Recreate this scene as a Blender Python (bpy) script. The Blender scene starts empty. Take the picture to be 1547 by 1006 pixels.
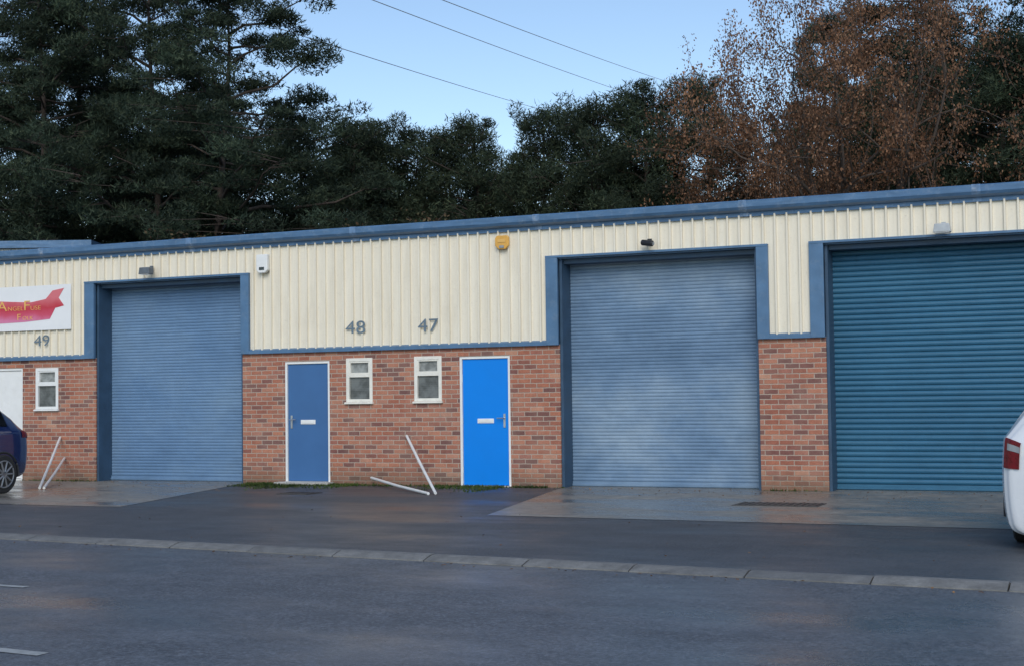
import bpy, math, numpy as np, bmesh
from mathutils import Matrix, Vector
rng=np.random.default_rng(7)
S=bpy.context.scene
col=S.collection
# ------------------------------------------------------------------ materials
def new_mat(name):
    m=bpy.data.materials.new(name); m.use_nodes=True
    nt=m.node_tree; b=nt.nodes['Principled BSDF']
    return m,nt,b
def N(nt,t,**kw):
    n=nt.nodes.new(t)
    for k,v in kw.items():
        if k in n.inputs: n.inputs[k].default_value=v
        else: setattr(n,k,v)
    return n
def L(nt,a,b): nt.links.new(a,b)
def ramp(nt,fac,stops,interp='LINEAR'):
    r=nt.nodes.new('ShaderNodeValToRGB'); r.color_ramp.interpolation=interp
    e=r.color_ramp.elements
    while len(e)<len(stops): e.new(0.5)
    for i,(p,c) in enumerate(stops):
        e[i].position=p; e[i].color=(c[0],c[1],c[2],1) if hasattr(c,'__len__') else (c,c,c,1)
    L(nt,fac,r.inputs[0]); return r.outputs[0]
def mixc(nt,fac,a,b,mode='MIX'):
    m=nt.nodes.new('ShaderNodeMix'); m.data_type='RGBA'; m.blend_type=mode
    for s,v in ((0,fac),(6,a),(7,b)):
        if hasattr(v,'is_output'): L(nt,v,m.inputs[s])
        elif s==0: m.inputs[0].default_value=v
        else: m.inputs[s].default_value=(v[0],v[1],v[2],1)
    return m.outputs[2]
def math_n(nt,op,a,b=None,c=None):
    m=nt.nodes.new('ShaderNodeMath'); m.operation=op
    for i,v in enumerate((a,b,c)):
        if v is None: continue
        if hasattr(v,'is_output'): L(nt,v,m.inputs[i])
        else: m.inputs[i].default_value=v
    return m.outputs[0]
def coords(nt,scale=(1,1,1)):
    tc=nt.nodes.new('ShaderNodeTexCoord'); mp=nt.nodes.new('ShaderNodeMapping')
    mp.inputs['Scale'].default_value=scale
    L(nt,tc.outputs['Object'],mp.inputs['Vector']); return mp.outputs[0]
def noise(nt,vec,scale,detail=4,rough=.55):
    n=N(nt,'ShaderNodeTexNoise',Scale=scale,Detail=detail,Roughness=rough); L(nt,vec,n.inputs['Vector']); return n.outputs['Fac']
def bump(nt,b,h,strength=.3,dist=.01):
    n=N(nt,'ShaderNodeBump',Strength=strength,Distance=dist); L(nt,h,n.inputs['Height']); L(nt,n.outputs[0],b.inputs['Normal'])
def paint(name,c,var=.12,rough=.5,scale=3,stretch=(1,1,1),metal=0,dirt=None,dirt_amt=.4,bmp=0,spec=None):
    m,nt,b=new_mat(name)
    v=coords(nt,stretch); n=noise(nt,v,scale,6)
    lo=tuple(max(0,x*(1-var)) for x in c); hi=tuple(min(1,x*(1+var)) for x in c)
    o=ramp(nt,n,[(.3,lo),(.7,hi)])
    if dirt:
        v2=coords(nt,(1,1,1)); n2=noise(nt,v2,9,8,.7)
        f=ramp(nt,n2,[(.52,0),(.75,dirt_amt)]); o=mixc(nt,f,o,dirt)
    L(nt,o,b.inputs['Base Color'])
    rr=ramp(nt,n,[(.2,max(0.03,rough-.1)),(.8,min(1,rough+.1))]); L(nt,rr,b.inputs['Roughness'])
    b.inputs['Metallic'].default_value=metal
    if spec is not None: b.inputs['Specular IOR Level'].default_value=spec
    if bmp: bump(nt,b,noise(nt,v,scale*12,4),bmp,.004)
    return m
def brick_mat():
    m,nt,b=new_mat('red_brick')
    tc=nt.nodes.new('ShaderNodeTexCoord'); sp=nt.nodes.new('ShaderNodeSeparateXYZ'); L(nt,tc.outputs['Object'],sp.inputs[0])
    nz=N(nt,'ShaderNodeTexNoise',Scale=14.,Detail=2.); L(nt,tc.outputs['Object'],nz.inputs['Vector'])
    wob=math_n(nt,'MULTIPLY',math_n(nt,'SUBTRACT',nz.outputs['Fac'],.5),.014)
    u=math_n(nt,'ADD',math_n(nt,'ADD',sp.outputs[0],sp.outputs[1]),wob)
    z=math_n(nt,'ADD',sp.outputs[2],wob)
    row=math_n(nt,'FLOOR',math_n(nt,'DIVIDE',z,.075))
    odd=math_n(nt,'MODULO',row,2.)
    us=math_n(nt,'ADD',math_n(nt,'ADD',u,100.),math_n(nt,'MULTIPLY',odd,.1075))
    uu=math_n(nt,'DIVIDE',us,.215); cell=math_n(nt,'FLOOR',uu)
    fx=math_n(nt,'MULTIPLY',math_n(nt,'FRACT',uu),.215); fz=math_n(nt,'MULTIPLY',math_n(nt,'FRACT',math_n(nt,'DIVIDE',z,.075)),.075)
    dx=math_n(nt,'MINIMUM',fx,math_n(nt,'SUBTRACT',.215,fx)); dz=math_n(nt,'MINIMUM',fz,math_n(nt,'SUBTRACT',.075,fz))
    d=math_n(nt,'MINIMUM',dx,dz)
    mask=ramp(nt,math_n(nt,'MULTIPLY',d,100.),[(.35,0),(.95,1)])
    cb=nt.nodes.new('ShaderNodeCombineXYZ'); L(nt,cell,cb.inputs[0]); L(nt,row,cb.inputs[1])
    wn=nt.nodes.new('ShaderNodeTexWhiteNoise'); wn.noise_dimensions='2D'; L(nt,cb.outputs[0],wn.inputs['Vector'])
    bc=ramp(nt,wn.outputs['Value'],[(0,(.16,.070,.060)),(.13,(.21,.085,.068)),(.25,(.31,.11,.07)),(.5,(.37,.135,.08)),(.75,(.43,.17,.10)),(.9,(.32,.12,.085)),(1,(.48,.23,.145))])
    v=coords(nt); fine=noise(nt,v,60,6,.7); big=noise(nt,v,1.3,6,.65); mid=noise(nt,v,9,5,.7)
    bc=mixc(nt,.5,bc,ramp(nt,fine,[(.3,(.25,.25,.25)),(.7,(.80,.77,.75))]),'OVERLAY')
    bc=mixc(nt,.4,bc,ramp(nt,mid,[(.3,(.30,.30,.30)),(.7,(.70,.69,.69))]),'OVERLAY')
    mort=ramp(nt,fine,[(.3,(.36,.28,.22)),(.7,(.50,.40,.32))])
    o=mixc(nt,mask,mort,bc)
    o=mixc(nt,ramp(nt,big,[(.42,.0),(.75,.25)]),o,(.54,.41,.31))
    big3=noise(nt,coords(nt,(1.6,1.6,.5)),2.1,5,.6)
    o=mixc(nt,ramp(nt,big3,[(.55,0),(.8,.3)]),o,(.13,.085,.07))
    zb=ramp(nt,math_n(nt,'ADD',sp.outputs[2],math_n(nt,'MULTIPLY',big,.4)),[(.20,.65),(.55,0)])
    o=mixc(nt,zb,o,(.12,.10,.065))
    L(nt,o,b.inputs['Base Color']); b.inputs['Roughness'].default_value=.85
    h=math_n(nt,'ADD',math_n(nt,'MULTIPLY',mask,1.),math_n(nt,'MULTIPLY',fine,.35))
    bump(nt,b,h,.6,.006)
    return m
def asphalt(name,base,wet_scale,wet_lo,wet_hi,stretch,tint=(1,1,1),thr=(.42,.62)):
    m,nt,b=new_mat(name)
    v=coords(nt); g=noise(nt,v,42,4,.85); g2=noise(nt,v,9,6,.75); st=noise(nt,v,2.0,6,.65); big=noise(nt,coords(nt,stretch),wet_scale,6,.6); big2=noise(nt,coords(nt,(.7,1.2,1)),.8,6,.65)
    c=ramp(nt,g,[(.38,tuple(base*.4*t for t in tint)),(.50,tuple(base*t for t in tint)),(.64,tuple(base*2.2*t for t in tint))])
    c=mixc(nt,.45,c,ramp(nt,g2,[(.3,(.3,.3,.3)),(.7,(.74,.74,.74))]),'OVERLAY')
    c=mixc(nt,.45,c,ramp(nt,st,[(.35,(.32,.32,.32)),(.65,(.68,.68,.68))]),'OVERLAY')
    wet=ramp(nt,big,[(thr[0],0),(thr[1],1)])
    c=mixc(nt,math_n(nt,'MULTIPLY',wet,.35),c,tuple(base*.45*t for t in tint))
    c=mixc(nt,ramp(nt,big2,[(.5,0),(.72,.4)]),c,tuple(base*1.9*t for t in tint))
    L(nt,c,b.inputs['Base Color'])
    r=math_n(nt,'ADD',math_n(nt,'MULTIPLY',wet,wet_lo-wet_hi),wet_hi)
    r=math_n(nt,'ADD',r,math_n(nt,'MULTIPLY',math_n(nt,'SUBTRACT',g2,.5),.25))
    L(nt,r,b.inputs['Roughness'])
    hb=math_n(nt,'ADD',math_n(nt,'MULTIPLY',g,1.),math_n(nt,'MULTIPLY',g2,.7))
    n=N(nt,'ShaderNodeBump',Distance=.010); L(nt,hb,n.inputs['Height']); L(nt,math_n(nt,'SUBTRACT',.7,math_n(nt,'MULTIPLY',wet,.52)),n.inputs['Strength']); L(nt,n.outputs[0],b.inputs['Normal'])
    return m
def leafmat(name,stops,trans=.25,nscale=.6):
    m,nt,b=new_mat(name)
    g=nt.nodes.new('ShaderNodeNewGeometry')
    c=ramp(nt,g.outputs['Random Per Island'],stops)
    n=noise(nt,coords(nt),nscale,3)
    c=mixc(nt,.8,c,ramp(nt,n,[(.35,(.2,.2,.2)),(.7,(.85,.85,.8))]),'OVERLAY')
    L(nt,c,b.inputs['Base Color']); b.inputs['Roughness'].default_value=.7; b.inputs['Specular IOR Level'].default_value=.2
    tr=nt.nodes.new('ShaderNodeBsdfTranslucent'); L(nt,c,tr.inputs[0])
    mx=nt.nodes.new('ShaderNodeMixShader'); mx.inputs[0].default_value=trans
    L(nt,b.outputs[0],mx.inputs[1]); L(nt,tr.outputs[0],mx.inputs[2])
    L(nt,mx.outputs[0],nt.nodes['Material Output'].inputs[0])
    return m
BRICK=brick_mat()
def cladmat():
    m,nt,b=new_mat('cream_cladding')
    v=coords(nt); st=noise(nt,coords(nt,(5,5,.35)),2.2,6,.65); f=noise(nt,v,30,5,.7); f2=noise(nt,coords(nt,(1,1,.4)),3,6,.7)
    c=ramp(nt,st,[(.3,(.75,.675,.535)),(.7,(.85,.78,.64))])
    c=mixc(nt,ramp(nt,f,[(.55,0),(.8,.35)]),c,(.5,.44,.34))
    c=mixc(nt,ramp(nt,f2,[(.52,0),(.75,.28)]),c,(.54,.47,.36))
    L(nt,c,b.inputs['Base Color']); b.inputs['Roughness'].default_value=.55
    return m
CLAD=cladmat()
TRIM=paint('blue_trim_paint',(.080,.165,.28),.15,.45,4,dirt=(.25,.3,.35),dirt_amt=.3)
GUIDE=paint('shutter_guide_shaded_blue',(.035,.075,.13),.2,.5,4)  # trim blue darkened: recess shade put into the colour of guides and lintel
FASC=paint('blue_fascia_paint',(.078,.165,.29),.2,.38,5,(.5,1,3),dirt=(.33,.40,.48),dirt_amt=.35)
def shuttermat(name,c,hi,dk,sl,seamk=.35,pt=(.3,.5,.72)):
    m,nt,b=new_mat(name)
    v=coords(nt); a=noise(nt,coords(nt,(.5,.5,.8)),1.0,6,.6); st=noise(nt,coords(nt,(.6,1,7)),2.5,6,.75); bl=noise(nt,v,5,6,.75)
    o=ramp(nt,a,[(pt[0],dk),(pt[1],c),(pt[2],hi)])
    o=mixc(nt,.25,o,ramp(nt,st,[(.3,(.28,.28,.28)),(.7,(.74,.74,.74))]),'OVERLAY')
    o=mixc(nt,.14,o,ramp(nt,bl,[(.35,(.3,.3,.3)),(.65,(.7,.7,.7))]),'OVERLAY')
    sp=nt.nodes.new('ShaderNodeSeparateXYZ'); L(nt,v,sp.inputs[0])
    g=math_n(nt,'FRACT',math_n(nt,'DIVIDE',math_n(nt,'SUBTRACT',sp.outputs[2],.09),sl))
    seam=ramp(nt,g,[(0,.5),(.10,.2),(.2,0),(1,0)])
    o=mixc(nt,seam,o,tuple(x*seamk for x in c))
    L(nt,o,b.inputs['Base Color']); b.inputs['Roughness'].default_value=.45
    return m
SH1=shuttermat('shutter_slate_blue',(.130,.225,.36),(.175,.275,.40),(.10,.185,.31),.055,.75)
SH2=shuttermat('shutter_weathered_blue',(.150,.235,.345),(.28,.365,.45),(.085,.15,.24),.055,.75,(.31,.48,.70))
SH3=shuttermat('shutter_teal',(.028,.125,.215),(.038,.145,.24),(.022,.105,.185),.08)
DOOR48=paint('door_steel_blue',(.055,.145,.32),.06,.4,2,spec=.3)
DOOR47=paint('door_bright_blue',(.002,.225,.76),.03,.35,2,spec=.25)
WHITE=paint('white_plastic',(.80,.79,.76),.04,.35,6,dirt=(.55,.5,.42),dirt_amt=.25)
CREAM=paint('cream_frame_paint',(.80,.76,.67),.06,.45,6,dirt=(.45,.4,.3),dirt_amt=.35)
BANNER=paint('banner_vinyl',(.80,.79,.78),.03,.4,2)
def redm():
    m,nt,b=new_mat('banner_red_gradient'); v=coords(nt); sp=nt.nodes.new('ShaderNodeSeparateXYZ'); L(nt,v,sp.inputs[0])
    f=math_n(nt,'ADD',math_n(nt,'MULTIPLY',sp.outputs[2],2.2),-.3); f=math_n(nt,'ADD',f,math_n(nt,'MULTIPLY',math_n(nt,'SUBTRACT',noise(nt,v,2.5,3),.5),.5))
    L(nt,ramp(nt,f,[(.1,(.66,.20,.34)),(.35,(.60,.07,.13)),(.6,(.52,.03,.05)),(.95,(.66,.16,.18))]),b.inputs['Base Color']); b.inputs['Roughness'].default_value=.4; return m
REDP=redm()
YEL=paint('banner_gold',(.78,.45,.12),.1,.5,5)
NUMB=paint('number_grey_blue',(.13,.18,.22),.15,.5,8)
METAL=paint('brushed_metal',(.55,.55,.55),.1,.35,10,metal=.9)
DARK=paint('dark_plastic',(.02,.02,.022),.2,.5,8)
GREYP=paint('grey_plastic',(.28,.30,.31),.1,.5,8)
ORANGE=paint('alarm_orange',(.72,.38,.07),.1,.4,8)
IRON=paint('cast_iron',(.06,.055,.05),.4,.55,14,bmp=.4)
ROOFM=paint('roof_sheet',(.20,.24,.28),.1,.5,2)
STEP=paint('step_concrete',(.48,.46,.42),.15,.8,9,dirt=(.2,.18,.14),dirt_amt=.4)
def glassm(name,c,rough=.08,lo=.5,spec=.8,blind=0):
    m,nt,b=new_mat(name); v=coords(nt); n=noise(nt,v,6,5)
    o=ramp(nt,n,[(.4,tuple(x*lo for x in c)),(.6,c)])
    if blind:
        sp=nt.nodes.new('ShaderNodeSeparateXYZ'); L(nt,v,sp.inputs[0])
        o=mixc(nt,ramp(nt,math_n(nt,'FRACT',math_n(nt,'DIVIDE',sp.outputs[2],.03)),[(.3,0),(.7,blind)]),o,(.30,.30,.28))
    L(nt,o,b.inputs['Base Color']); b.inputs['Roughness'].default_value=rough
    b.inputs['Specular IOR Level'].default_value=spec
    return m
GLASS=glassm('window_glass',(.15,.16,.155),.28,.45,.45,.12)
GLASST=glassm('window_glass_pale',(.34,.35,.33),.4,.5,.3)
CARGL=glassm('car_glass',(.01,.012,.015),.04)
ROAD=asphalt('road_asphalt',.092,.45,.22,.56,(.6,1.1,1),(.93,1,1.13),(.42,.66))
FORE=asphalt('forecourt_asphalt',.062,.5,.30,.62,(.6,1.1,1),(.95,1,1.09),(.42,.66))
def concrete(name,c,wetamt=.6,rg_=(.6,.4)):
    m,nt,b=new_mat(name); v=coords(nt); f=noise(nt,v,45,5,.75); g=noise(nt,coords(nt,(.5,1,1)),.9,6,.6); g2=noise(nt,v,5,6,.65)
    o=ramp(nt,g2,[(.3,tuple(x*.6 for x in c)),(.7,tuple(x*1.2 for x in c))])
    o=mixc(nt,.5,o,ramp(nt,f,[(.3,(.3,.3,.3)),(.7,(.7,.7,.7))]),'OVERLAY')
    w=ramp(nt,g,[(.4,0),(.6,1)])
    o=mixc(nt,math_n(nt,'MULTIPLY',w,wetamt),o,tuple(x*.4 for x in c)); L(nt,o,b.inputs['Base Color'])
    L(nt,math_n(nt,'SUBTRACT',rg_[0],math_n(nt,'MULTIPLY',w,rg_[1])),b.inputs['Roughness']); bump(nt,b,f,.35,.005)
    return m
CONC=concrete('apron_concrete',(.27,.25,.215),.6,(.5,.34))
KERB=concrete('kerb_concrete',(.21,.205,.195),.4,(.85,.25))
LINEP=paint('worn_line_paint',(.36,.37,.36),.2,.6,12,dirt=(.12,.12,.12),dirt_amt=.8)
EARTH=paint('earth_ground',(.06,.055,.035),.4,.95,.8)
BARK=paint('pine_bark',(.060,.045,.036),.45,.95,5,(1,1,.3),bmp=.6)
OBARK=paint('oak_bark',(.085,.065,.052),.35,.95,6,(1,1,.3),bmp=.6)
PINE=leafmat('pine_needles',[(0,(.022,.035,.024)),(.5,(.036,.055,.036)),(.85,(.052,.073,.045)),(1,(.075,.088,.05))])
PINE2=leafmat('cypress_foliage',[(0,(.020,.033,.022)),(.5,(.037,.055,.034)),(1,(.066,.080,.044))])
OAKL=leafmat('autumn_leaves',[(0,(.11,.055,.032)),(.4,(.20,.10,.055)),(.8,(.27,.14,.08)),(1,(.35,.20,.125))],.3)
SCRUB=leafmat('scrub_leaves',[(0,(.07,.04,.025)),(.5,(.13,.08,.045)),(1,(.10,.09,.05))],.3)
WEED=leafmat('weed_leaves',[(0,(.03,.06,.015)),(.6,(.07,.13,.03)),(1,(.16,.17,.05))],.3)
FALL=leafmat('fallen_leaf',[(0,(.10,.05,.03)),(1,(.28,.16,.08))],.1)
CBLUE=paint('car_paint_navy',(.008,.020,.085),.05,.18,2); CBLUE.node_tree.nodes['Principled BSDF'].inputs['Coat Weight'].default_value=.8
CWHITE=paint('car_paint_white',(.74,.75,.77),.02,.22,2); CWHITE.node_tree.nodes['Principled BSDF'].inputs['Coat Weight'].default_value=.8
TYRE=paint('tyre_rubber',(.02,.02,.02),.2,.8,20)
ALLOY=paint('alloy_grey',(.28,.28,.29),.1,.35,8,metal=.6)
TAILR=paint('tail_lamp_red',(.14,.004,.008),.3,.3,30,spec=.3)
CABLE=paint('cable_grey',(.26,.29,.33),.1,.6,3)
# ------------------------------------------------------------------ mesh tools
class MB:
    def __init__(s): s.v=[];s.f=[]
    def add(s,v,f):
        o=len(s.v); s.v+= [tuple(map(float,p)) for p in v]; s.f+=[tuple(int(i)+o for i in q) for q in f]; return s
    def box(s,x0,x1,y0,y1,z0,z1):
        return s.add([(x0,y0,z0),(x1,y0,z0),(x1,y1,z0),(x0,y1,z0),(x0,y0,z1),(x1,y0,z1),(x1,y1,z1),(x0,y1,z1)],
          [(0,3,2,1),(4,5,6,7),(0,1,5,4),(1,2,6,5),(2,3,7,6),(3,0,4,7)])
    def tube(s,path,rad,n=8,cap=True):
        P=np.array(path,float); rad=np.broadcast_to(rad,(len(P),)); V=[];F=[]
        for i,p in enumerate(P):
            t=P[min(i+1,len(P)-1)]-P[max(i-1,0)]; t=t/(np.linalg.norm(t)+1e-9)
            a=np.cross(t,(0,0,1) if abs(t[2])<.9 else (1,0,0)); a/=np.linalg.norm(a); b=np.cross(t,a)
            for k in range(n):
                th=2*math.pi*k/n; V.append(p+rad[i]*(a*math.cos(th)+b*math.sin(th)))
        for i in range(len(P)-1):
            for k in range(n):
                F.append((i*n+k,i*n+(k+1)%n,(i+1)*n+(k+1)%n,(i+1)*n+k))
        if cap: F.append(tuple(range(n-1,-1,-1))); F.append(tuple((len(P)-1)*n+k for k in range(n)))
        return s.add(V,F)
    def prism(s,poly,y0,y1):
        n=len(poly); V=[(x,y0,z) for x,z in poly]+[(x,y1,z) for x,z in poly]
        F=[tuple(range(n)),tuple(range(2*n-1,n-1,-1))]+[(i,i+n,(i+1)%n+n,(i+1)%n) for i in range(n)]
        return s.add(V,F)
    def sweep_x(s,prof,x0,x1):
        n=len(prof); V=[(x0,y,z) for y,z in prof]+[(x1,y,z) for y,z in prof]
        F=[tuple(range(n)),tuple(range(2*n-1,n-1,-1))]+[(i,i+n,(i+1)%n+n,(i+1)%n) for i in range(n)]
        return s.add(V,F)
    def build(s,name,mat,parent=None,bevel=0,smooth=False,label=None,merge=0):
        me=bpy.data.meshes.new(name); me.from_pydata(s.v,[],s.f); me.validate(); me.update()
        bm=bmesh.new(); bm.from_mesh(me)
        if merge: bmesh.ops.remove_doubles(bm,verts=bm.verts,dist=merge)
        bmesh.ops.recalc_face_normals(bm,faces=bm.faces); bm.to_mesh(me); bm.free()
        me.materials.append(mat)
        if smooth: me.polygons.foreach_set('use_smooth',[True]*len(me.polygons))
        o=bpy.data.objects.new(name,me); col.objects.link(o)
        if parent: o.parent=parent
        if bevel:
            md=o.modifiers.new('bevel','BEVEL'); md.width=bevel; md.segments=2; md.limit_method='ANGLE'
        if label: o['label']=label
        return o
def root(name,loc,label,cat,group=None,rz=0):
    e=bpy.data.objects.new(name,None); e.empty_display_size=.3; e.location=loc; e.rotation_euler=(0,0,rz); col.objects.link(e)
    e['label']=label; e['category']=cat
    if group: e['group']=group
    return e
def tag(o,label,cat,group=None):
    o['label']=label;o['category']=cat
    if group:o['group']=group
def fast_mesh(name,V,F,mat):
    V=np.asarray(V,np.float32); F=np.asarray(F,np.int32); k=F.shape[1]
    me=bpy.data.meshes.new(name); me.vertices.add(len(V)); me.vertices.foreach_set('co',V.ravel())
    me.loops.add(F.size); me.loops.foreach_set('vertex_index',F.ravel()); me.polygons.add(len(F))
    me.polygons.foreach_set('loop_start',np.arange(0,F.size,k,dtype=np.int32)); me.polygons.foreach_set('loop_total',np.full(len(F),k,np.int32))
    me.update(calc_edges=True); me.materials.append(mat); return me
def text_part(name,runs,mat,parent,loc,sx=1,extrude=.004,gap=.02,off_=0):
    Vs=[];Fs=[];off=0;xc=0
    for txt,size in runs:
        cu=bpy.data.curves.new(name,'FONT'); cu.body=txt; cu.size=size; cu.extrude=extrude; cu.offset=off_
        t=bpy.data.objects.new('tmp',cu); col.objects.link(t); bpy.context.view_layer.update()
        dg=bpy.context.evaluated_depsgraph_get(); me=bpy.data.meshes.new_from_object(t.evaluated_get(dg)); bpy.data.objects.remove(t)
        co=np.zeros(len(me.vertices)*3); me.vertices.foreach_get('co',co); co=co.reshape(-1,3)
        x=(co[:,0]-co[:,0].min())*sx+xc; xc=x.max()+gap
        Vs+=list(np.stack([x,-co[:,2],co[:,1]],1)); Fs+=[tuple(i+off for i in p.vertices) for p in me.polygons]; off+=len(co)
    me=bpy.data.meshes.new(name); me.from_pydata([tuple(map(float,v)) for v in Vs],[],Fs); me.materials.append(mat)
    o=bpy.data.objects.new(name,me); col.objects.link(o); o.parent=parent; o.location=loc
    return o
def structure(o): o['kind']='structure'; return o
# ------------------------------------------------------------------ ground
def sheet(name,pts,z,mat):
    mb=MB(); mb.add([(x,y,z) for x,y in pts],[tuple(range(len(pts)))]); return structure(mb.build(name,mat))
sheet('ground',[(-1500,-1500),(1500,-1500),(1500,1500),(-1500,1500)],-.06,EARTH)
kb=lambda x:-9.13-.1*(x+8.36)
sheet('road',[(-80,-60),(60,-60),(60,kb(60)-.1),(-80,kb(-80)-.1)],-.035,ROAD)
mb=MB(); mb.add([(-80,kb(-80),.0),(60,kb(60),.0),(60,.3,0),(-80,.3,0),(-80,kb(-80),-.05),(60,kb(60),-.05)],[(0,1,2,3),(4,5,1,0)]); structure(mb.build('forecourt',FORE))
ap=MB(); ap.add([(-7.43,-5.21,.004),(8,-5.8,.004),(8,.34,.004),(-8.55,.34,.004),(-8.45,-.5,.004)],[(0,1,2,3,4)]); structure(ap.build('concrete_apron',CONC))
ap=MB(); ap.add([(-24,-5.05,.004),(-12.95,-5.2,.004),(-14.3,-.6,.004),(-14.5,.34,.004),(-24,.34,.004)],[(0,1,2,3,4)]); structure(ap.build('concrete_apron',CONC))
mb=MB(); x=-60.
r2=np.random.default_rng(3)
while x<40:
    x1=x+.985; j=r2.uniform(-.010,.010); h=.008+r2.uniform(-.005,.006)
    pf=[(0,-.05),(0,h),(-.10,h),(-.15,h-.01),(-.25,-.025),(-.25,-.05)]
    V=[(xx,kb(xx)+y+j,z) for xx in (x,x1) for y,z in pf]; n=len(pf)
    mb.add(V,[tuple(range(n)),tuple(range(2*n-1,n-1,-1))]+[(i,i+n,(i+1)%n+n,(i+1)%n) for i in range(n)])
    x+=1.0
structure(mb.build('kerb',KERB))
sheet('road_marking',[(-13,-12.05),(-8.2,-12.16),(-8.2,-12.24),(-13,-12.13)],-.031,LINEP)
sheet('road_marking',[(-9.5,-14.2),(-5.9,-14.54),(-5.9,-14.64),(-9.5,-14.3)],-.031,LINEP)
def cover(name,x0,x1,y0,y1,lab):
    m=MB(); m.box(x0,x1,y0,y1,.001,.010)
    for i in range(int((x1-x0)/.09)):
        m.box(x0+.04+i*.09,x0+.075+i*.09,y0+.05,y1-.05,.0095,.016)
    o=m.build(name,IRON); tag(o,lab,'drain cover')
cover('drain_cover',-5.0,-3.9,-3.0,-2.4,'long dark rusty drain cover set in the wet concrete apron')
cover('drain_cover',-12.30,-11.75,-2.35,-1.9,'small black drain cover in tarmac outside the grey-blue door')
# ------------------------------------------------------------------ building
B=root('industrial_unit_terrace',(0,0,0),'low terrace of brick and cream-clad industrial units with roller shutters','building')
ZB=2.25; T=.3
XL,XR=-27.,22.
def wall(x0,x1,openings,name='brick_wall'):
    m=MB(); x=x0
    for (a,b,z0,z1) in openings:
        m.box(x,a,0,T,-.05,ZB)
        if z0>0.1: m.box(a,b,0,T,-.05,z0)
        m.box(a,b,0,T,z1,ZB); x=b
    m.box(x,x1,0,T,-.05,ZB)
    return m.build(name,BRICK,B)
D48=(-13.64,-12.75,.05,2.09); D47=(-10.31,-9.41,.02,2.10)
W48=(-12.41,-11.93,1.39,2.11); W47=(-11.12,-10.64,1.39,2.11); W49=(-19.09,-18.58,1.33,2.08); D49=(-20.32,-19.42,.03,2.10)
wall(XL,-17.70,[D49,W49]); wall(-14.50,-8.55,[D48,W48,W47,D47]); wall(-5.36,-4.36,[]); wall(-1.16,XR,[])
m=MB(); m.box(XL,XR,8.7,9,0,4.6); m.build('rear_wall',BRICK,B)
for a,b in ((XL,XL+.2),(XR-.2,XR)):
    m=MB(); m.box(a,b,.45,8.7,0,4.2); m.build('end_wall',BRICK,B)
m=MB(); m.add([(XL-.1,.02,4.26),(XR+.1,.02,4.26),(XR+.1,9.1,4.75),(XL-.1,9.1,4.75),(XL-.1,.02,4.22),(XR+.1,.02,4.22),(XR+.1,9.1,4.71),(XL-.1,9.1,4.71)],[(0,1,2,3),(4,7,6,5),(0,4,5,1),(1,5,6,2),(2,6,7,3),(3,7,4,0)]); m.build('roof',ROOFM,B)
m=MB(); m.box(-13.72,-12.66,-.24,-.022,-.02,.048); m.build('door_step',STEP,B,bevel=.006)
PER=.18
def clad(x0,x1,z0,z1):
    key=[]
    k=math.floor(x0/PER)-1
    while k*PER<x1+PER:
        b=k*PER
        key+= [(b,-.010),(b+.134,-.010),(b+.139,-.052),(b+.164,-.052),(b+.169,-.010)]
        k+=1
    xs=np.array([a for a,_ in key]); ys=np.array([b for _,b in key])
    pts=[(x0,float(np.interp(x0,xs,ys)))]+[(a,b) for a,b in key if x0<a<x1]+[(x1,float(np.interp(x1,xs,ys)))]
    n=len(pts); m=MB()
    V=[(a,b,z0) for a,b in pts]+[(a,b,z1) for a,b in pts]
    F=[(i,i+1,i+1+n,i+n) for i in range(n-1)]
    m.add(V,F)
    zz=[z for z in (2.42,3.2,3.95) if z0+.05<z<z1-.03]
    kk=math.ceil(x0/PER)
    while kk*PER+.07<x1:
        for z in zz:
            if kk%2==0: xx=kk*PER+.063; m.box(xx-.008,xx+.008,-.016,-.010,z-.008,z+.008)
        kk+=1
    return m.build('cladding',CLAD,B)
HD=3.61
for a,b in ((XL,-17.92),(-14.33,-8.75),(-5.18,-4.57),(-.95,XR)): clad(a,b,ZB+.05,4.15)
for a,b in ((-17.92,-14.33),(-8.75,-5.18),(-4.57,-.95)): clad(a,b,HD,4.15)
for a,b in ((XL,-17.75),(-14.45,-8.6),(-5.31,-4.41),(-1.1,XR)):
    m=MB(); m.box(a,b,.0,.28,ZB+.002,4.2); m.build('cladding_backing',TRIM,B)
for a,b in ((-17.75,-14.45),(-8.6,-5.31),(-4.41,-1.1)):
    m=MB(); m.box(a,b,.0,.28,HD-.02,4.2); m.build('cladding_backing',TRIM,B)
for a,b in ((XL,-17.92),(-14.33,-8.75),(-5.18,-4.57),(-.95,XR)):
    m=MB(); m.sweep_x([(0,ZB+.001),(-.06,ZB-.012),(-.06,ZB+.045),(-.0,ZB+.075)],a,b); m.build('base_flashing',TRIM,B)
for a,b in ((-17.92,-17.70),(-14.50,-14.33),(-8.75,-8.55),(-5.36,-5.18),(-4.57,-4.36),(-1.16,-.95)):
    m=MB(); m.box(a,b,-.067,-.003,ZB-.012,HD+.0); m.build('shutter_trim',TRIM,B,bevel=.006)
for a,b in ((-17.92,-14.33),(-8.75,-5.18),(-4.57,-.95)):
    m=MB(); m.box(a-.0,b+.0,-.070,-.002,HD+.001,HD+.035); m.build('head_flashing',TRIM,B)
for a,b in ((-17.70,-14.50),(-8.55,-5.36),(-4.36,-1.16)):
    for (c,d) in ((a+.002,a+.045),(b-.045,b-.002)):
        m=MB(); m.box(c,d,.03,.50,.0,HD-.022); m.build('shutter_guide',GUIDE,B)
    m=MB(); m.box(a+.046,b-.046,.10,.36,HD-.09,HD-.022); m.build('shutter_lintel',GUIDE,B)
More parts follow.
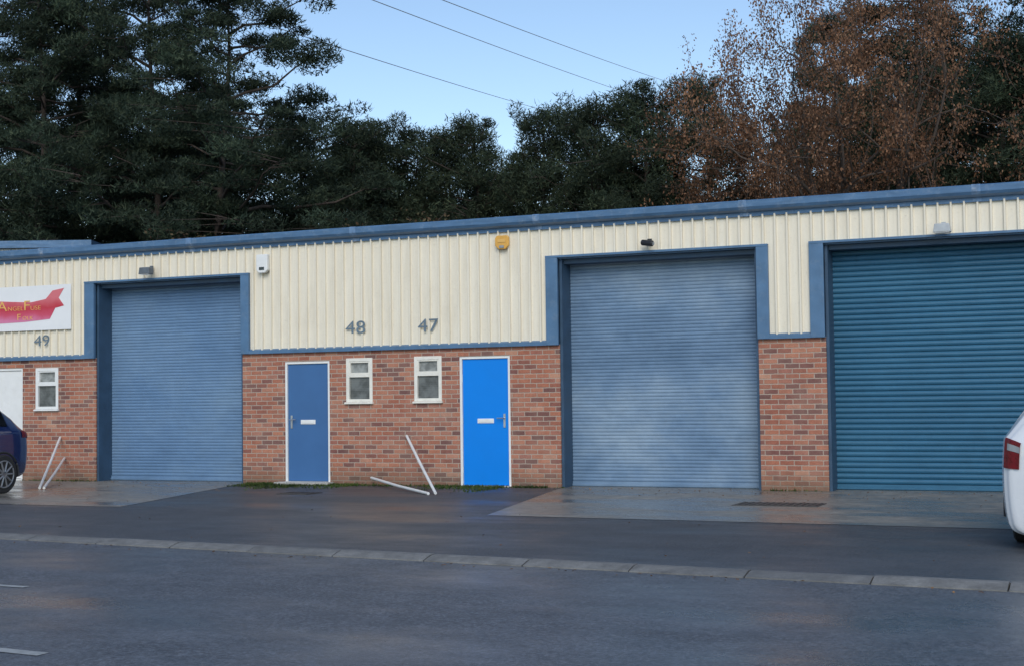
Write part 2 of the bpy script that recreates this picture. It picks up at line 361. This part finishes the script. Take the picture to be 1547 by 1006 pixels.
def shutter(a,b,mat,lab,sl,kd=1):
    m=MB(); pts=[]; z=.09; k=sl/.075*kd
    while z<HD-.03:
        for t,y in ((0,.012),(.08,.0),(.3,-.010),(.5,-.013),(.72,-.010),(.92,.0)): pts.append((.40+y*k,z+t*sl))
        z+=sl
    n=len(pts); V=[(a+.04,y,z) for y,z in pts]+[(b-.04,y,z) for y,z in pts]
    m.add(V,[(i,i+n,i+1+n,i+1) for i in range(n-1)])
    o=m.build('roller_shutter',mat,B,label=lab)
    m=MB(); m.box(a+.046,b-.046,.375,.425,.006,.09); m.box(a+.046,b-.046,.355,.3752,.02,.05); m.build('bottom_bar',mat,o)
shutter(-17.70,-14.50,SH1,'closed slate blue roller shutter',.055,.6)
shutter(-8.55,-5.36,SH2,'closed faded blue roller shutter with scuffed slats',.055,.6)
shutter(-4.36,-1.16,SH3,'closed dark teal roller shutter',.08)
for a,b in ((-17.70,-14.50),(-8.55,-5.36),(-4.36,-1.16)):
    m=MB(); m.box(a+.0,b-.0,.30,.52,-.02,.005); m.build('threshold',CONC,B)
m=MB(); prof=[(-.003,4.07),(-.05,4.07),(-.055,4.13),(-.10,4.135),(-.15,4.16),(-.18,4.20),(-.185,4.285),(-.165,4.30),(-.15,4.285),(-.08,4.295),(-.003,4.30)]
m.sweep_x(prof,XL-.1,XR+.1); m.build('gutter',FASC,B)
SCUFF=paint('scuffed_joint',(.12,.21,.34),.3,.5,14,dirt=(.45,.48,.50),dirt_amt=.8)
k=-25.5
while k<20:
    m=MB(); pr=[(y-(.004 if y<-.01 else -.004),z) for y,z in prof]
    m.sweep_x([(y,z+(.004 if z>4.28 else 0)) for y,z in pr],k-.06,k+.06); m.build('gutter_joint',SCUFF,B); k+=3.33
def door(o,mat,hinge_right,lab):
    a,b,z0,z1=o
    f=MB(); w=.042; f.box(a,a+w,.01,.10,z0,z1); f.box(b-w,b,.01,.10,z0,z1); f.box(a+w,b-w,.01,.10,z1-w,z1); f.box(a+.001,b-.001,-.02,.10,z0-.03,z0)
    d=MB(); d.box(a+w+.004,b-w-.004,.035,.08,z0+.006,z1-w-.004)
    D=d.build('door',mat,B,bevel=.004,label=lab); f.build('frame',WHITE,D,bevel=.003)
    cx=(a+b)/2-.0; m=MB(); m.box(cx-.145,cx+.145,.024,.034,1.02,1.095); m.box(cx-.12,cx+.12,.018,.0245,1.037,1.078); m.build('letterbox',WHITE,D,bevel=.003)
    hx=(a+w+.075) if hinge_right else (b-w-.075); sg=1 if hinge_right else -1
    m=MB(); m.box(hx-.018,hx+.018,.022,.034,.95,1.17); m.tube([(hx,.03,1.10),(hx,-.03,1.10),(hx+sg*.11,-.03,1.10)],.010,8); m.build('handle',METAL,D)
    hx2=b-w if hinge_right else a+w
    for z in (z0+.25,z1-.35,(z0+z1)/2):
        m=MB(); m.tube([(hx2,.028,z-.05),(hx2,.028,z+.05)],.009,8); m.build('hinge',METAL,D)
door(D48,DOOR48,True,'flat steel blue door in white frame'); door(D47,DOOR47,False,'flat bright blue door in white frame'); door(D49,WHITE,True,'white door')
def window(o,lab=None,mat=CREAM):
    a,b,z0,z1=o; w=.045; f=MB(); zt=z0+(z1-z0)*.57
    f.box(a-.012,a+w,-.012,.07,z0,z1+.01); f.box(b-w,b+.012,-.012,.07,z0,z1+.01); f.box(a+w,b-w,-.012,.07,z1-w,z1+.01); f.box(a+w,b-w,-.010,.07,z0,z0+w); f.box(a+w,b-w,-.010,.07,zt,zt+.05)
    f.box(a+w,a+w+.025,-.004,.05,zt+.05,z1-w); f.box(b-w-.025,b-w,-.004,.05,zt+.05,z1-w); f.box(a+w+.025,b-w-.025,-.004,.05,z1-w-.025,z1-w); f.box(a+w+.025,b-w-.025,-.004,.05,zt+.05,zt+.075)
    W=MB(); W.box(a+.001,b-.001,.071,.09,z0,z1); Wn=W.build('window',DARK,B,label=lab)
    f.build('frame',mat,Wn,bevel=.003)
    g=MB(); g.box(a+w,b-w,.03,.034,z0+w,zt); g.build('glass',GLASS,Wn)
    g=MB(); g.box(a+w+.025,b-w-.025,.03,.034,zt+.075,z1-w-.025); g.build('glass',GLASST,Wn)
    s=MB(); s.sweep_x([(-.05,z0-.035),(-.05,z0-.012),(-.013,z0-.002),(.0,z0-.002),(.0,z0-.035)],a-.03,b+.03); s.build('sill',mat,Wn)
window(W48);window(W47);window(W49,mat=WHITE)
text_part('unit_number',[('48',.30)],NUMB,B,(-12.40,-.055,2.53),1.32,.001); text_part('unit_number',[('47',.30)],NUMB,B,(-11.03,-.055,2.52),1.28,.001); text_part('unit_number',[('49',.29)],NUMB,B,(-19.10,-.055,2.50),1.32,.001)
bn=root('banner_sign',(-19.6,-.057,2.79),'white banner with red shape and gold lettering on cream cladding','sign')
m=MB(); m.box(-1.5,1.38,-.012,-.002,0,.83); m.build('banner_panel',BANNER,bn)
def bp(px,y): return (-19.98+px*.01586+19.6,(502-y)*.01246)
poly=[(-62,474),(-40,459),(0,456),(22,458),(52,460),(74,456),(84,444),(101,441),(93,455),(101,467),(88,470),(80,486),(42,489),(0,490),(-40,488)]
m=MB(); m.prism([bp(*q) for q in poly],-.017,-.013); m.build('banner_emblem',REDP,bn)
text_part('banner_lettering',[('A',.26),('NGEL',.11),(' F',.26),('USE',.11)],YEL,bn,(-.37,-.021,.38),1.4,.002,.025,-.0015)
text_part('banner_lettering',[('F',.17),('OLK',.10)],YEL,bn,(.12,-.021,.20),1.3,.002,.05,-.001)
al=root('alarm_box',(-14.01,-.055,3.62),'white alarm siren box mounted on cream cladding','alarm')
m=MB(); m.prism([(-.115,.05),(-.06,0),(.06,0),(.115,.05),(.115,.32),(-.115,.32)],-.08,0); m.build('box',WHITE,al,bevel=.012)
m=MB(); m.box(-.05,.05,-.088,-.081,.05,.10); m.build('strobe_lens',CARGL,al)
al=root('alarm_box',(-9.48,-.055,3.79),'orange-yellow alarm siren box mounted below the gutter','alarm')
m=MB(); m.prism([(-.12,.06),(-.06,0),(.06,0),(.12,.06),(.12,.18),(.09,.22),(-.09,.22),(-.12,.18)],-.05,0); m.build('box',ORANGE,al,bevel=.010)
m=MB(); m.box(-.07,.07,-.058,-.051,.11,.16); m.build('badge',YEL,al); m=MB(); m.box(-.04,.04,-.065,-.051,.02,.06); m.build('strobe_lens',GREYP,al)
def flood(x,z,lab,mat):
    r=root('security_light',(x,-.055,z),lab,'light')
    m=MB(); m.box(-.03,.03,-.03,0,-.02,.10); m.tube([(0,-.02,.03),(0,-.12,.02)],.012,8); m.build('bracket',mat,r)
    m=MB(); m.prism([(-.12,-.06),(.12,-.06),(.10,.06),(-.10,.06)],-.24,-.11); m.build('lamp_housing',mat,r,bevel=.01)
    m=MB(); m.box(-.10,.10,-.23,-.12,-.068,-.061); m.build('lamp_lens',WHITE,r)
flood(-16.39,3.76,'grey floodlight fixed above the slate blue shutter',paint('weathered_lamp_grey',(.12,.14,.16),.2,.5,8))
flood(-2.65,3.71,'pale grey floodlight fixed above the teal shutter',paint('light_grey_plastic',(.45,.47,.48),.1,.4,8))
r=root('security_camera',(-7.01,-.055,3.74),'small black camera fixed above the faded blue shutter','camera')
m=MB(); m.tube([(0,0,.04),(0,-.05,.03),(0,-.10,.0)],.018,8); m.box(-.035,.035,-.012,0,.0,.08); m.build('bracket',DARK,r)
m=MB(); m.tube([(-.10,-.08,.02),(-.09,-.085,.02),(.09,-.15,-.01),(.10,-.15,-.012)],[.03,.045,.045,.04],12); m.build('camera_body',DARK,r)
m=MB(); m.tube([(.098,-.15,-.012),(.106,-.153,-.013)],[.03,.028],12); m.build('camera_lens',GREYP,r)
def pipe(p0,p1,lab,rad=.022):
    p0=np.array(p0,float);p1=np.array(p1,float)
    m=MB(); m.tube([np.zeros(3),(p1-p0)*.5+np.array([0,0,-.012]),p1-p0],rad,10); o=m.build('waste_pipe',WHITE,None,smooth=False); o.location=p0; tag(o,lab,'pipe','discarded white plastic pipes')
pipe((-9.75,-2.0,.03),(-11.27,-.03,.82),'white plastic pipe leaning against the brick wall')
pipe((-9.86,-2.02,.025),(-11.90,-.10,.13),'white plastic pipe lying low against the wall base')
pipe((-16.95,-2.3,.03),(-18.50,-.03,.80),'white plastic pipe leaning beside the dark blue car')
pipe((-16.90,-2.25,.03),(-18.40,-.03,.42),'short white pipe leaning beside the dark blue car')
dr=np.array([-.9146,-.404])
nb=root('neighbouring_unit',(-27.1,10.9,0),'grey clad unit with blue roof edge behind the terrace','building',rz=math.atan2(dr[1],dr[0]))
pts=[]
for i in range(60): pts+=[(i*.2,0),(i*.2+.13,0),(i*.2+.145,.03),(i*.2+.185,.03)]
m=MB(); n=len(pts); V=[(a,b,0) for a,b in pts]+[(a,b,5.75) for a,b in pts]; m.add(V,[(i,i+1,i+1+n,i+n) for i in range(n-1)]); m.box(0,12,-8,-.02,0,5.7); m.build('cladding',paint('pale_grey_cladding',(.45,.47,.47),.1,.5,3),nb)
m=MB(); m.box(-.15,12.1,-8.1,.14,5.76,5.96); m.build('roof_edge',FASC,nb)
# ------------------------------------------------------------------ cars
def car(loc,rz,paintm,lab,Lc=4.1,Wc=1.74,Hc=1.46,zb0=0,tl=(19,24),tlx=.22):
    R=root('parked_car',loc,lab,'car',rz=rz)
    hw=Wc/2
    st=np.array([[0,.80,.34,.92,.98,.60],[.03,.88,.28,.95,1.02,.64],[.10,.955,.24,.97,1.08,.68],[.25,.985,.21,.98,1.22,.70],[.45,1,.20,.98,1.36,.70],[.7,1,.19,.97,1.43,.71],
      [1.3,1,.18,.95,Hc,.72],[1.9,1,.18,.93,Hc,.72],[2.4,1,.18,.92,1.40,.71],[2.8,1,.18,.92,1.18,.72],[3.1,.995,.18,.90,.98,.76],[3.5,.98,.19,.82,.87,.74],[3.85,.94,.21,.72,.76,.70],[4.02,.86,.25,.62,.66,.64],[4.1,.74,.32,.54,.57,.56]])
    st[:,0]*=Lc/4.1
    if zb0: st[:5,2]=[.17,.13,.12,.12,.13]; st[:4,3]+=.04; st[:4,4]+=np.array([.12,.16,.2,.12])
    xs=np.unique(np.concatenate([np.linspace(0,.5,16),np.linspace(.5,Lc,46),st[:,0]]))
    P=np.stack([np.interp(xs,st[:,0],st[:,k]) for k in range(6)],1)
    for it in range(2): 
        Q=P.copy(); Q[1:-1,1:]=(P[:-2,1:]+2*P[1:-1,1:]+P[2:,1:])/4; P=Q
    def ring(p):
        x,w,zb,zl,zt,rw=p; w*=hw; rw=min(rw*hw,w*.95)
        c=np.array([(0,zb),(w*.80,zb),(w*.95,zb+.06),(w*.985,zb+.25),(w,(zb+zl)/2+.08),(w*.975,zl-.02),(w*.95,zl),(rw+.03,zl+(zt-zl)*.82),(rw*.90,zl+(zt-zl)*.96),(rw*.5,zt),(0,zt+.012)])
        t=np.linspace(0,10,41); return np.stack([np.interp(t,range(11),c[:,0]),np.interp(t,range(11),c[:,1])],1)
    G=np.array([[(p[0],q[0],q[1]) for q in ring(p)] for p in P])
    for it in range(2):
        Q=G.copy(); Q[:,1:-1]=(G[:,:-2]+2*G[:,1:-1]+G[:,2:])/4; G=Q
    def patch(name,i0,i1,j0,j1,mat,off,parent,lab=None,split=True):
        ms=[]
        for s in (1,-1):
            g=G[i0:i1+1,j0:j1+1].copy()
            gu=np.gradient(g,axis=0); gv=np.gradient(g,axis=1); n=np.cross(gu,gv); n/=np.linalg.norm(n,axis=2,keepdims=True)+1e-9
            if n[...,2].mean()+n[...,1].mean()<0: n=-n
            if j1==40: n[:,-1,1]=0
            g=g+n*off; g[...,1]*=s
            a,b=g.shape[:2]; ms.append((g.reshape(-1,3),[(i*b+j,i*b+j+1,(i+1)*b+j+1,(i+1)*b+j) for i in range(a-1) for j in range(b-1)]))
        if split:
            for v,f in ms: MB().add(v,f).build(name,mat,parent,smooth=True,label=lab)
        else:
            m=MB()
            for v,f in ms: m.add(v,f)
            m.build(name,mat,parent,smooth=True,label=lab,merge=.001)
    m=MB()
    for s in (1,-1):
        g=G.copy(); g[...,1]*=s; a,b=g.shape[:2]
        m.add(g.reshape(-1,3),[(i*b+j,i*b+j+1,(i+1)*b+j+1,(i+1)*b+j) for i in range(a-1) for j in range(b-1)])
        for e in (0,a-1):
            c=np.array([g[e,:,0].mean()+(-.03 if e==0 else .03),0,(g[e,0,2]+g[e,-1,2])/2]); o=g[e]
            mid=(o*.55+c*.45); mid[:,0]=o[:,0]+(-.025 if e==0 else .025)
            V=list(o)+list(mid)+[c]; F=[(j,j+1,b+j+1,b+j) for j in range(b-1)]+[(b+j,b+j+1,2*b) for j in range(b-1)]
            m.add(V,F)
    m.build('body',paintm,R,smooth=True,merge=.0005)
    X=G[:,0,0]; ix=lambda v:int(np.argmin(abs(X-v)))
    patch('side_window',ix(.50),ix(1.12),25,30,CARGL,.006,R); patch('side_window',ix(1.18),ix(2.0),25,30,CARGL,.006,R); patch('side_window',ix(2.06),ix(2.75),25,30,CARGL,.006,R)
    patch('rear_window',ix(.10),ix(.48),32,40,CARGL,.006,R,split=False); patch('windscreen',ix(2.42),ix(3.02),32,40,CARGL,.006,R,split=False)
    patch('tail_light',0,ix(tlx),tl[0],tl[1],TAILR,.012,R)
    if zb0: patch('indicator_lens',0,ix(tlx*.7),tl[0]+2,tl[0]+3,GREYP,.016,R)
    patch('headlight',ix(3.75),ix(4.02),19,24,GREYP,.012,R)
    if not zb0: patch('bumper_trim',0,ix(.3),3,8,DARK,.008,R)
    m=MB(); m.box(-.045,-.03,-.26,.26,.52,.63); m.build('number_plate',WHITE,R)
    for xw in ((.68 if not zb0 else .88)*Lc/4.1,3.22*Lc/4.1):
        for s in (1,-1):
            y=s*(hw-.10-(.07 if zb0 else 0)); o_=s*.115
            m=MB(); m.tube([(xw,y-s*.12,.31),(xw,y-s*.11,.31),(xw,y+o_-s*.02,.31),(xw,y+o_,.31)],[.27,.31,.31,.285],32); wh=m.build('wheel',TYRE,R,smooth=False)
            m=MB(); yy=y+o_
            m.tube([(xw,yy-s*.002,.31),(xw,yy+s*.006,.31)],[.06,.05],12)
            for k in range(10):
                th=2*math.pi*k/10; m.tube([(xw+.04*math.cos(th),yy+s*.005,.31+.04*math.sin(th)),(xw+.2*math.cos(th),yy+s*.004,.31+.2*math.sin(th))],[.02,.014],6)
            th=np.linspace(0,2*math.pi,33); m.tube([(xw+.21*math.cos(t),yy+s*.003,.31+.21*math.sin(t)) for t in th],.013,6); m.build('rim',ALLOY,wh)
            m=MB(); th=np.linspace(-.15,math.pi+.15,24)
            m.tube([(xw+.345*math.cos(t),s*(hw-.012),.31+.345*math.sin(t)) for t in th],.022,6)
            m.build('wheel_arch',DARK,R)
    return R
car((-17.68,-2.60,0),-math.pi/2,CBLUE,'dark blue hatchback parked with its tail towards the brick wall')
car((-.37,-7.6,0),math.pi/2,CWHITE,'white hatchback parked nose-in towards the teal shutter',4.3,1.86,1.6,.14,(17,22),.11)
# ------------------------------------------------------------------ vegetation
def leaf_tris(C,size,rg,up=.3,wr=.17):
    n=len(C); d=rg.normal(size=(n,3)); d[:,2]=np.abs(d[:,2])*1.0*(.6)+up; d/=np.linalg.norm(d,axis=1,keepdims=True)
    a=np.cross(d,rg.normal(size=(n,3))); a/=np.linalg.norm(a,axis=1,keepdims=True)
    l=size*rg.uniform(.6,1.3,(n,1)); w=l*wr
    V=np.stack([C-a*w,C+a*w,C+d*l*1.6],1).reshape(-1,3); return V
def leaf_quads(C,size,rg):
    n=len(C); d=rg.normal(size=(n,3)); d/=np.linalg.norm(d,axis=1,keepdims=True)
    a=np.cross(d,rg.normal(size=(n,3))); a/=np.linalg.norm(a,axis=1,keepdims=True)
    l=size*rg.uniform(.6,1.3,(n,1)); w=l*.6
    return np.stack([C,C+d*l*.5+a*w*.5,C+d*l,C+d*l*.5-a*w*.5],1).reshape(-1,3)
def ball(rg,n,clip):
    g=rg.normal(size=(n,3)); r=np.linalg.norm(g,axis=1,keepdims=True)
    return g/r*np.minimum(r,clip*rg.uniform(.6,1,(n,1)))
def pine(seed,H,cb,Rr,nl,prof,lean=.0,flat=.3,size=.11,per=300,skew=(0,0),mat=PINE,cl=2.4,elr=(-.2,.6),tin=.15,vz=.35,clip=1.5,tr=.19):
    rg=np.random.default_rng(seed); m=MB()
    zz=np.linspace(0,H*.92,9); ph=rg.uniform(0,6)
    tx=lean*zz+.15*np.sin(zz*.5+ph); ty=.15*np.cos(zz*.4+ph)-.15*math.cos(ph)
    tx-=tx[0]
    m.tube(np.stack([tx,ty,zz],1),np.linspace(tr,.03,9),9)
    C=[]; az=rg.uniform(0,6)
    for i in range(nl):
        u=(i+rg.uniform(0,1))/nl; h=H*(cb+(1-cb)*u)*.92; az+=2.4+rg.uniform(-.8,.8)
        Ln=Rr*prof(u)*rg.uniform(.4,1.15)
        sk=1+.9*(math.cos(az)*skew[0]+math.sin(az)*skew[1]); Ln*=max(.35,sk)
        el=rg.uniform(*elr)+.3*u; d=np.array([math.cos(az),math.sin(az),0]); p0=np.array([np.interp(h,zz,tx),np.interp(h,zz,ty),h])
        s=np.linspace(0,1,6); path=p0+np.outer(s*Ln,d)+np.outer(Ln*(math.tan(min(el,.7))*s*.55+.12*s**2),[0,0,1]); path+=rg.normal(size=path.shape)*.08*Ln*.3; path[0]=p0
        m.tube(path,np.linspace(.022+.009*Ln,.008,6),5,False)
        nc=max(3,int(Ln*cl))
        for k in range(nc):
            t=rg.uniform(tin,1)**.7; q=np.array([np.interp(t,s,path[:,j]) for j in range(3)]); side=np.array([-d[1],d[0],0])*rg.normal()*Ln*.2
            c=q+side+np.array([0,0,rg.uniform(-.6*vz,vz)])
            m.tube([q-d*.2*Ln*t*.3,(q+c)/2,c],[.014,.010,.006],3,False)
            rr=rg.uniform(.35,.95)*(.6+.1*Rr)
            nn=int(per*rg.uniform(.7,1.3)*rr**1.3/.7)
            g=ball(rg,nn,clip)*np.array([rr*.55,rr*.55,rr*flat*.6*rg.uniform(.7,1.5)]); g[:,2]-=.12*(g[:,0]**2+g[:,1]**2)/rr
            C.append(c+g)
    for k in range(16):
        f_=rg.uniform(.76,.93); C.append(np.array([np.interp(H*f_,zz,tx),np.interp(H*f_,zz,ty),H*f_])+ball(rg,170,1.4)*np.array([.48,.48,.28])+rg.normal(size=3)*np.array([.6,.6,.15])*(1.25-f_)*2)
    C=np.concatenate(C); V=leaf_tris(C,size,rg)
    crown=fast_mesh('crown',V,np.arange(len(V)).reshape(-1,3),mat)
    t=m.build('trunk',BARK,None,smooth=True); tm=t.data; bpy.data.objects.remove(t)
    return tm,crown,len(C)
def oak(seed,H,spread,leaves,matb,matl,size=.08,lv=6,leafn=12):
    rg=np.random.default_rng(seed); m=MB(); C=[]
    def grow(p,d,ln,r,l):
        n=4; pts=[p]
        for i in range(n):
            d=d+rg.normal(size=3)*.2+np.array([0,0,.06]); d/=np.linalg.norm(d); pts.append(pts[-1]+d*ln/n)
        m.tube(pts,np.linspace(r,r*.62,n+1),7 if l<2 else (5 if l<4 else 3),False)
        if l>=3:
            for q in pts[1:]:
                if rg.random()<leaves: C.append(q+ball(rg,leafn,1.5)*.2)
        if l<lv-1:
            k=4 if l in(0,1) else 3
            a0=rg.uniform(0,6.28)
            for i in range(k):
                a=a0+6.28*i/k+rg.uniform(-.4,.4); el=rg.uniform(.45,.95)*spread
                x=np.cross(d,[.3,.1,1.] if abs(d[2])<.9 else [1.,0,0]); x/=np.linalg.norm(x); y=np.cross(d,x)
                nd=d*math.cos(el)+(x*math.cos(a)+y*math.sin(a))*math.sin(el); st=pts[-1] if i<2 else pts[int(rg.integers(2,n+1))]
                grow(np.array(st),nd,ln*rg.uniform(.62,.88),max(r*.52,.006),l+1)
    grow(np.zeros(3),np.array([.03,0,1.]),H*.30,.20*H/12,0)
    C=np.concatenate(C); V=leaf_quads(C,size,rg)
    crown=fast_mesh('crown',V,np.arange(len(V)).reshape(-1,4),matl)
    t=m.build('trunk',matb,None,smooth=True); tm=t.data; bpy.data.objects.remove(t)
    zmax=max(v[2] for v in m.v)
    return tm,crown,zmax
pA=pine(1,16,.20,3.9,60,lambda u:.6+.6*math.sin(math.pi*min(1,u*.9+.15))*(1-u*.45),.03,.42,elr=(-.25,.45),tin=.15,vz=.35,cl=2.6)
pB=pine(2,15,.16,4.9,54,lambda u:(1.15-.7*u),0,.32,skew=(.4,0),elr=(-.2,.3),tin=.18,vz=.28,cl=2.5)
pC=pine(3,12,.15,2.8,66,lambda u:.85+.45*math.sin(math.pi*u)-.55*u*u,0,.7,mat=PINE2,per=260)
pD=pine(4,12,.24,3.0,62,lambda u:.75+.55*math.sin(math.pi*(u*.8+.1))-.2*u,0,.6,per=260)
pE=pine(5,12,.26,2.8,62,lambda u:.70+.60*math.sin(math.pi*(u*.75+.12))-.2*u,0,.6,mat=PINE2,per=260)
o1=oak(11,12,.9,.95,OBARK,OAKL,size=.078,leafn=17)
o2=oak(12,12,.85,.8,OBARK,OAKL,size=.078,leafn=14)
b1=oak(21,6,1.0,.7,OBARK,SCRUB,.07,5,12)
def place(kind,H0,x,y,h,rz,lab,cat,grp,nm,sxy=None):
    r=root(nm,(x,y,-.06),lab,cat,grp,rz); s=h/H0; sx=s if sxy is None else sxy
    for me,n in ((kind[0],'trunk'),(kind[1],'crown')):
        o=bpy.data.objects.new(n,me); col.objects.link(o); o.parent=r; o.scale=(sx,sx,s)
G1='dark pine trees rising behind the terrace'
PL='tall dark green pine with layered open crown behind the units'
for k,H0,x,y,h,rz,sx in [(pA,16,-32.7,14.7,16.5,.3,1),(pA,16,-34.5,19.5,18.0,2.2,1.05),(pB,15,-29.4,16.6,17.5,3.6,.9),(pB,15,-26.0,16.0,15.4,-.1,1.0),(pA,16,-38.5,19,17,4.4,1.0),(pD,12,-28.5,24,12.5,1.1,1.1),(pC,12,-31,22,12.5,1.9,1.1),(pC,12,-35,24,12.5,3.9,1.1)]:
    place(k,H0,x,y,h,rz,PL,'tree',G1,'pine_tree',sx)
EL='medium dark evergreen tree with dense rounded crown behind the units'
for k,H0,x,y,h,rz,sx in [(pC,12,-25.0,22.4,11.3,.5,1.0),(pE,12,-24.0,25.0,11.6,1.9,.95),(pC,12,-21.5,24.0,11.7,3.0,.9),(pC,12,-18.9,24.4,11.9,4.2,.8),(pE,12,-16.7,23.8,11.7,5.6,.9),(pC,12,-14.7,22.8,12.0,1.2,.95),(pC,12,-13.1,23.6,12.2,2.6,.75),(pD,12,-23.0,29.0,10.5,.2,1.1),(pE,12,-18.3,30.0,10.5,2.2,1.1),(pC,12,-28.0,28,12.,2.9,1.1)]:
    place(k,H0,x,y,h,rz,EL,'tree',G1,'evergreen_tree',sx)
for k,H0,x,y,h,rz,sx in [(pB,15,-10.2,29.5,15.5,.7,.7),(pA,16,-7.1,30.3,17.0,1.7,1.05),(pD,12,-4.6,29.2,14.5,3.3,1.15),(pA,16,-1.8,28,16,4.9,1.0),(pC,12,-3.4,22.5,12.3,5.4,1.15),(pC,12,-8.0,25.0,11.5,1.4,1.1),(pC,12,-1.5,21.0,11.5,2.4,1.1)]:
    place(k,H0,x,y,h,rz,PL,'tree',G1,'pine_tree',sx)
OL='bare-branched oak holding reddish brown autumn leaves above the roof'
place(o1,o1[2],-7.8,17.3,13.2,.4,OL,'tree','autumn oaks behind the terrace','oak_tree',.9)
place(o2,o2[2],-5.3,17.6,13.8,2.0,OL,'tree','autumn oaks behind the terrace','oak_tree',.85)
place(o2,o2[2],-9.4,17.6,8.6,4.1,OL,'tree','autumn oaks behind the terrace','oak_tree',.55)
SL='low brown scrubby tree just behind the roof line'
for x,y,h,rz in [(-20.3,13.7,6.5,0),(-18.4,14.5,6.0,1.7),(-22.3,12.9,6.3,3.3)]:
    place(b1,b1[2],x,y,h,rz,SL,'tree','brown scrub trees behind the roof','scrub_tree',h/b1[2]*1.2)
rg=np.random.default_rng(55); C=[]
for i in range(2600):
    X=rg.uniform(-75,24); Y=rg.uniform(32,52); top=9.6+1.3*math.sin(X*.35)+1.1*math.sin(X*.9+1)+.7*math.sin(X*2.3)+ (1.5 if X<-38 else 0)
    z=top*rg.uniform(.15,1)**.75
    C.append(np.array([X,Y,z])+ball(rg,80,1.6)*np.array([.9,.7,.5]))
C=np.concatenate(C); V=leaf_tris(C,.24,rg,wr=.25); me=fast_mesh('far_woodland',V,np.arange(len(V)).reshape(-1,3),PINE2)
o=bpy.data.objects.new('far_woodland',me); col.objects.link(o); o['kind']='stuff'; o['label']='dark mass of woodland beyond the nearer trees'; o['category']='woodland'
C=[]
def scat(n,x0,x1,y0,y1,pw=2.,nc=14): 
    cx=rg.uniform(x0,x1,nc); k=rg.integers(0,nc,n); w=rg.uniform(.05,.22,nc)*(x1-x0)/2
    x=np.clip(cx[k]+rg.normal(size=n)*w[k],x0,x1); ext=rg.uniform(.15,1,nc)[k]
    y=y1-(y1-y0)*ext*rg.random(n)**pw
    C.append(np.stack([x,y,np.full(n,.002)],1))
scat(2000,-14.3,-12.2,-1.2,-.01,1.5); scat(700,-12.7,-9.9,-.5,-.01); scat(1000,-10.6,-9.4,-1.4,-.01,1.4); scat(300,-9.4,-8.5,-.25,-.01); scat(150,-19.4,-17.7,-.2,-.01); scat(80,-5.3,-4.4,-.1,-.01)
scat(600,-14.0,-13.0,-1.8,-.3,1.2)
C=np.concatenate(C); V=leaf_tris(C,.032,rg,.5,.25); me=fast_mesh('weeds',V,np.arange(len(V)).reshape(-1,3),WEED)
o=bpy.data.objects.new('weeds',me); col.objects.link(o); o['kind']='stuff'; o['label']='low moss and weeds along the foot of the brick wall'; o['category']='weeds'
n=900; x=rg.uniform(-20,0,n); y=-rg.uniform(.05,9.2,n)**1.0; y[:500]=-rg.random(500)**2.5*1.6-.05; y[500:680]=kb(x[500:680])-.28-rg.random(180)*.25
z=np.where(y<kb(x)-.2,-.03,.008); V=leaf_quads(np.stack([x,y,z],1),.045,rg).reshape(-1,4,3); V[:,:,2]=z[:,None]+np.abs(V[:,:,2]-z[:,None])*.3; V=V.reshape(-1,3)
me=fast_mesh('fallen_leaves',V,np.arange(len(V)).reshape(-1,4),FALL); o=bpy.data.objects.new('fallen_leaves',me); col.objects.link(o); o['kind']='stuff'; o['label']='scattered brown fallen leaves on the damp tarmac'; o['category']='leaves'
for a,b in (((-33.3,29.1,19.8),(-49.8,124.0,33.5)),((-30.8,30.2,19.85),(-47.3,125.2,35.2)),((-35.0,28.35,17.7),(-57.0,120.9,31.5))):
    a=np.array(a);b=np.array(b); s=np.linspace(-.25,1.1,30); P=a+np.outer(s,b-a); P[:,2]+=.6*(s-.0)*(s-1)
    m=MB(); c0=P[0].copy(); m.tube(P-c0,.024,5); o=m.build('power_cable',CABLE); o.location=c0; tag(o,'thin dark overhead power cable crossing the clear sky','cable','overhead power cables')
# ------------------------------------------------------------------ camera, light
a,p,r,h,d=.4160,.0454,.0129,1.3998,21.1992
f0=np.array([-math.sin(a),math.cos(a),0]);r0=np.array([math.cos(a),math.sin(a),0]);z=np.array([0,0,1.])
f=f0*math.cos(p)+z*math.sin(p);u0=-f0*math.sin(p)+z*math.cos(p)
Rv=r0*math.cos(r)-u0*math.sin(r); Uv=r0*math.sin(r)+u0*math.cos(r)
cam=bpy.data.cameras.new('camera'); co=bpy.data.objects.new('camera',cam); col.objects.link(co)
M=Matrix(((Rv[0],Uv[0],-f[0],0),(Rv[1],Uv[1],-f[1],-d),(Rv[2],Uv[2],-f[2],h),(0,0,0,1))); co.matrix_world=M
cam.sensor_width=36; cam.lens=2191.2/1547*36; cam.clip_end=5000; S.camera=co
EL_=math.radians(34); AZ=math.radians(158)
w=bpy.data.worlds.new('World'); S.world=w; w.use_nodes=True; nt=w.node_tree; bg=nt.nodes['Background']
sk=nt.nodes.new('ShaderNodeTexSky'); sk.sky_type='NISHITA'; sk.sun_disc=False; sk.sun_elevation=EL_; sk.sun_rotation=AZ; sk.air_density=1.0; sk.dust_density=.0; sk.ozone_density=1.3; sk.altitude=300
L(nt,sk.outputs[0],bg.inputs[0]); bg.inputs[1].default_value=.155
sl=bpy.data.lights.new('sun','SUN'); sl.energy=2.1; sl.angle=math.radians(35); sl.color=(1,.95,.87); so=bpy.data.objects.new('sun',sl); col.objects.link(so)
dirv=Vector((math.sin(AZ)*math.cos(EL_),math.cos(AZ)*math.cos(EL_),math.sin(EL_))); so.rotation_euler=dirv.to_track_quat('Z','Y').to_euler()
S.view_settings.view_transform='Standard'; S.view_settings.look='None'; S.view_settings.exposure=0
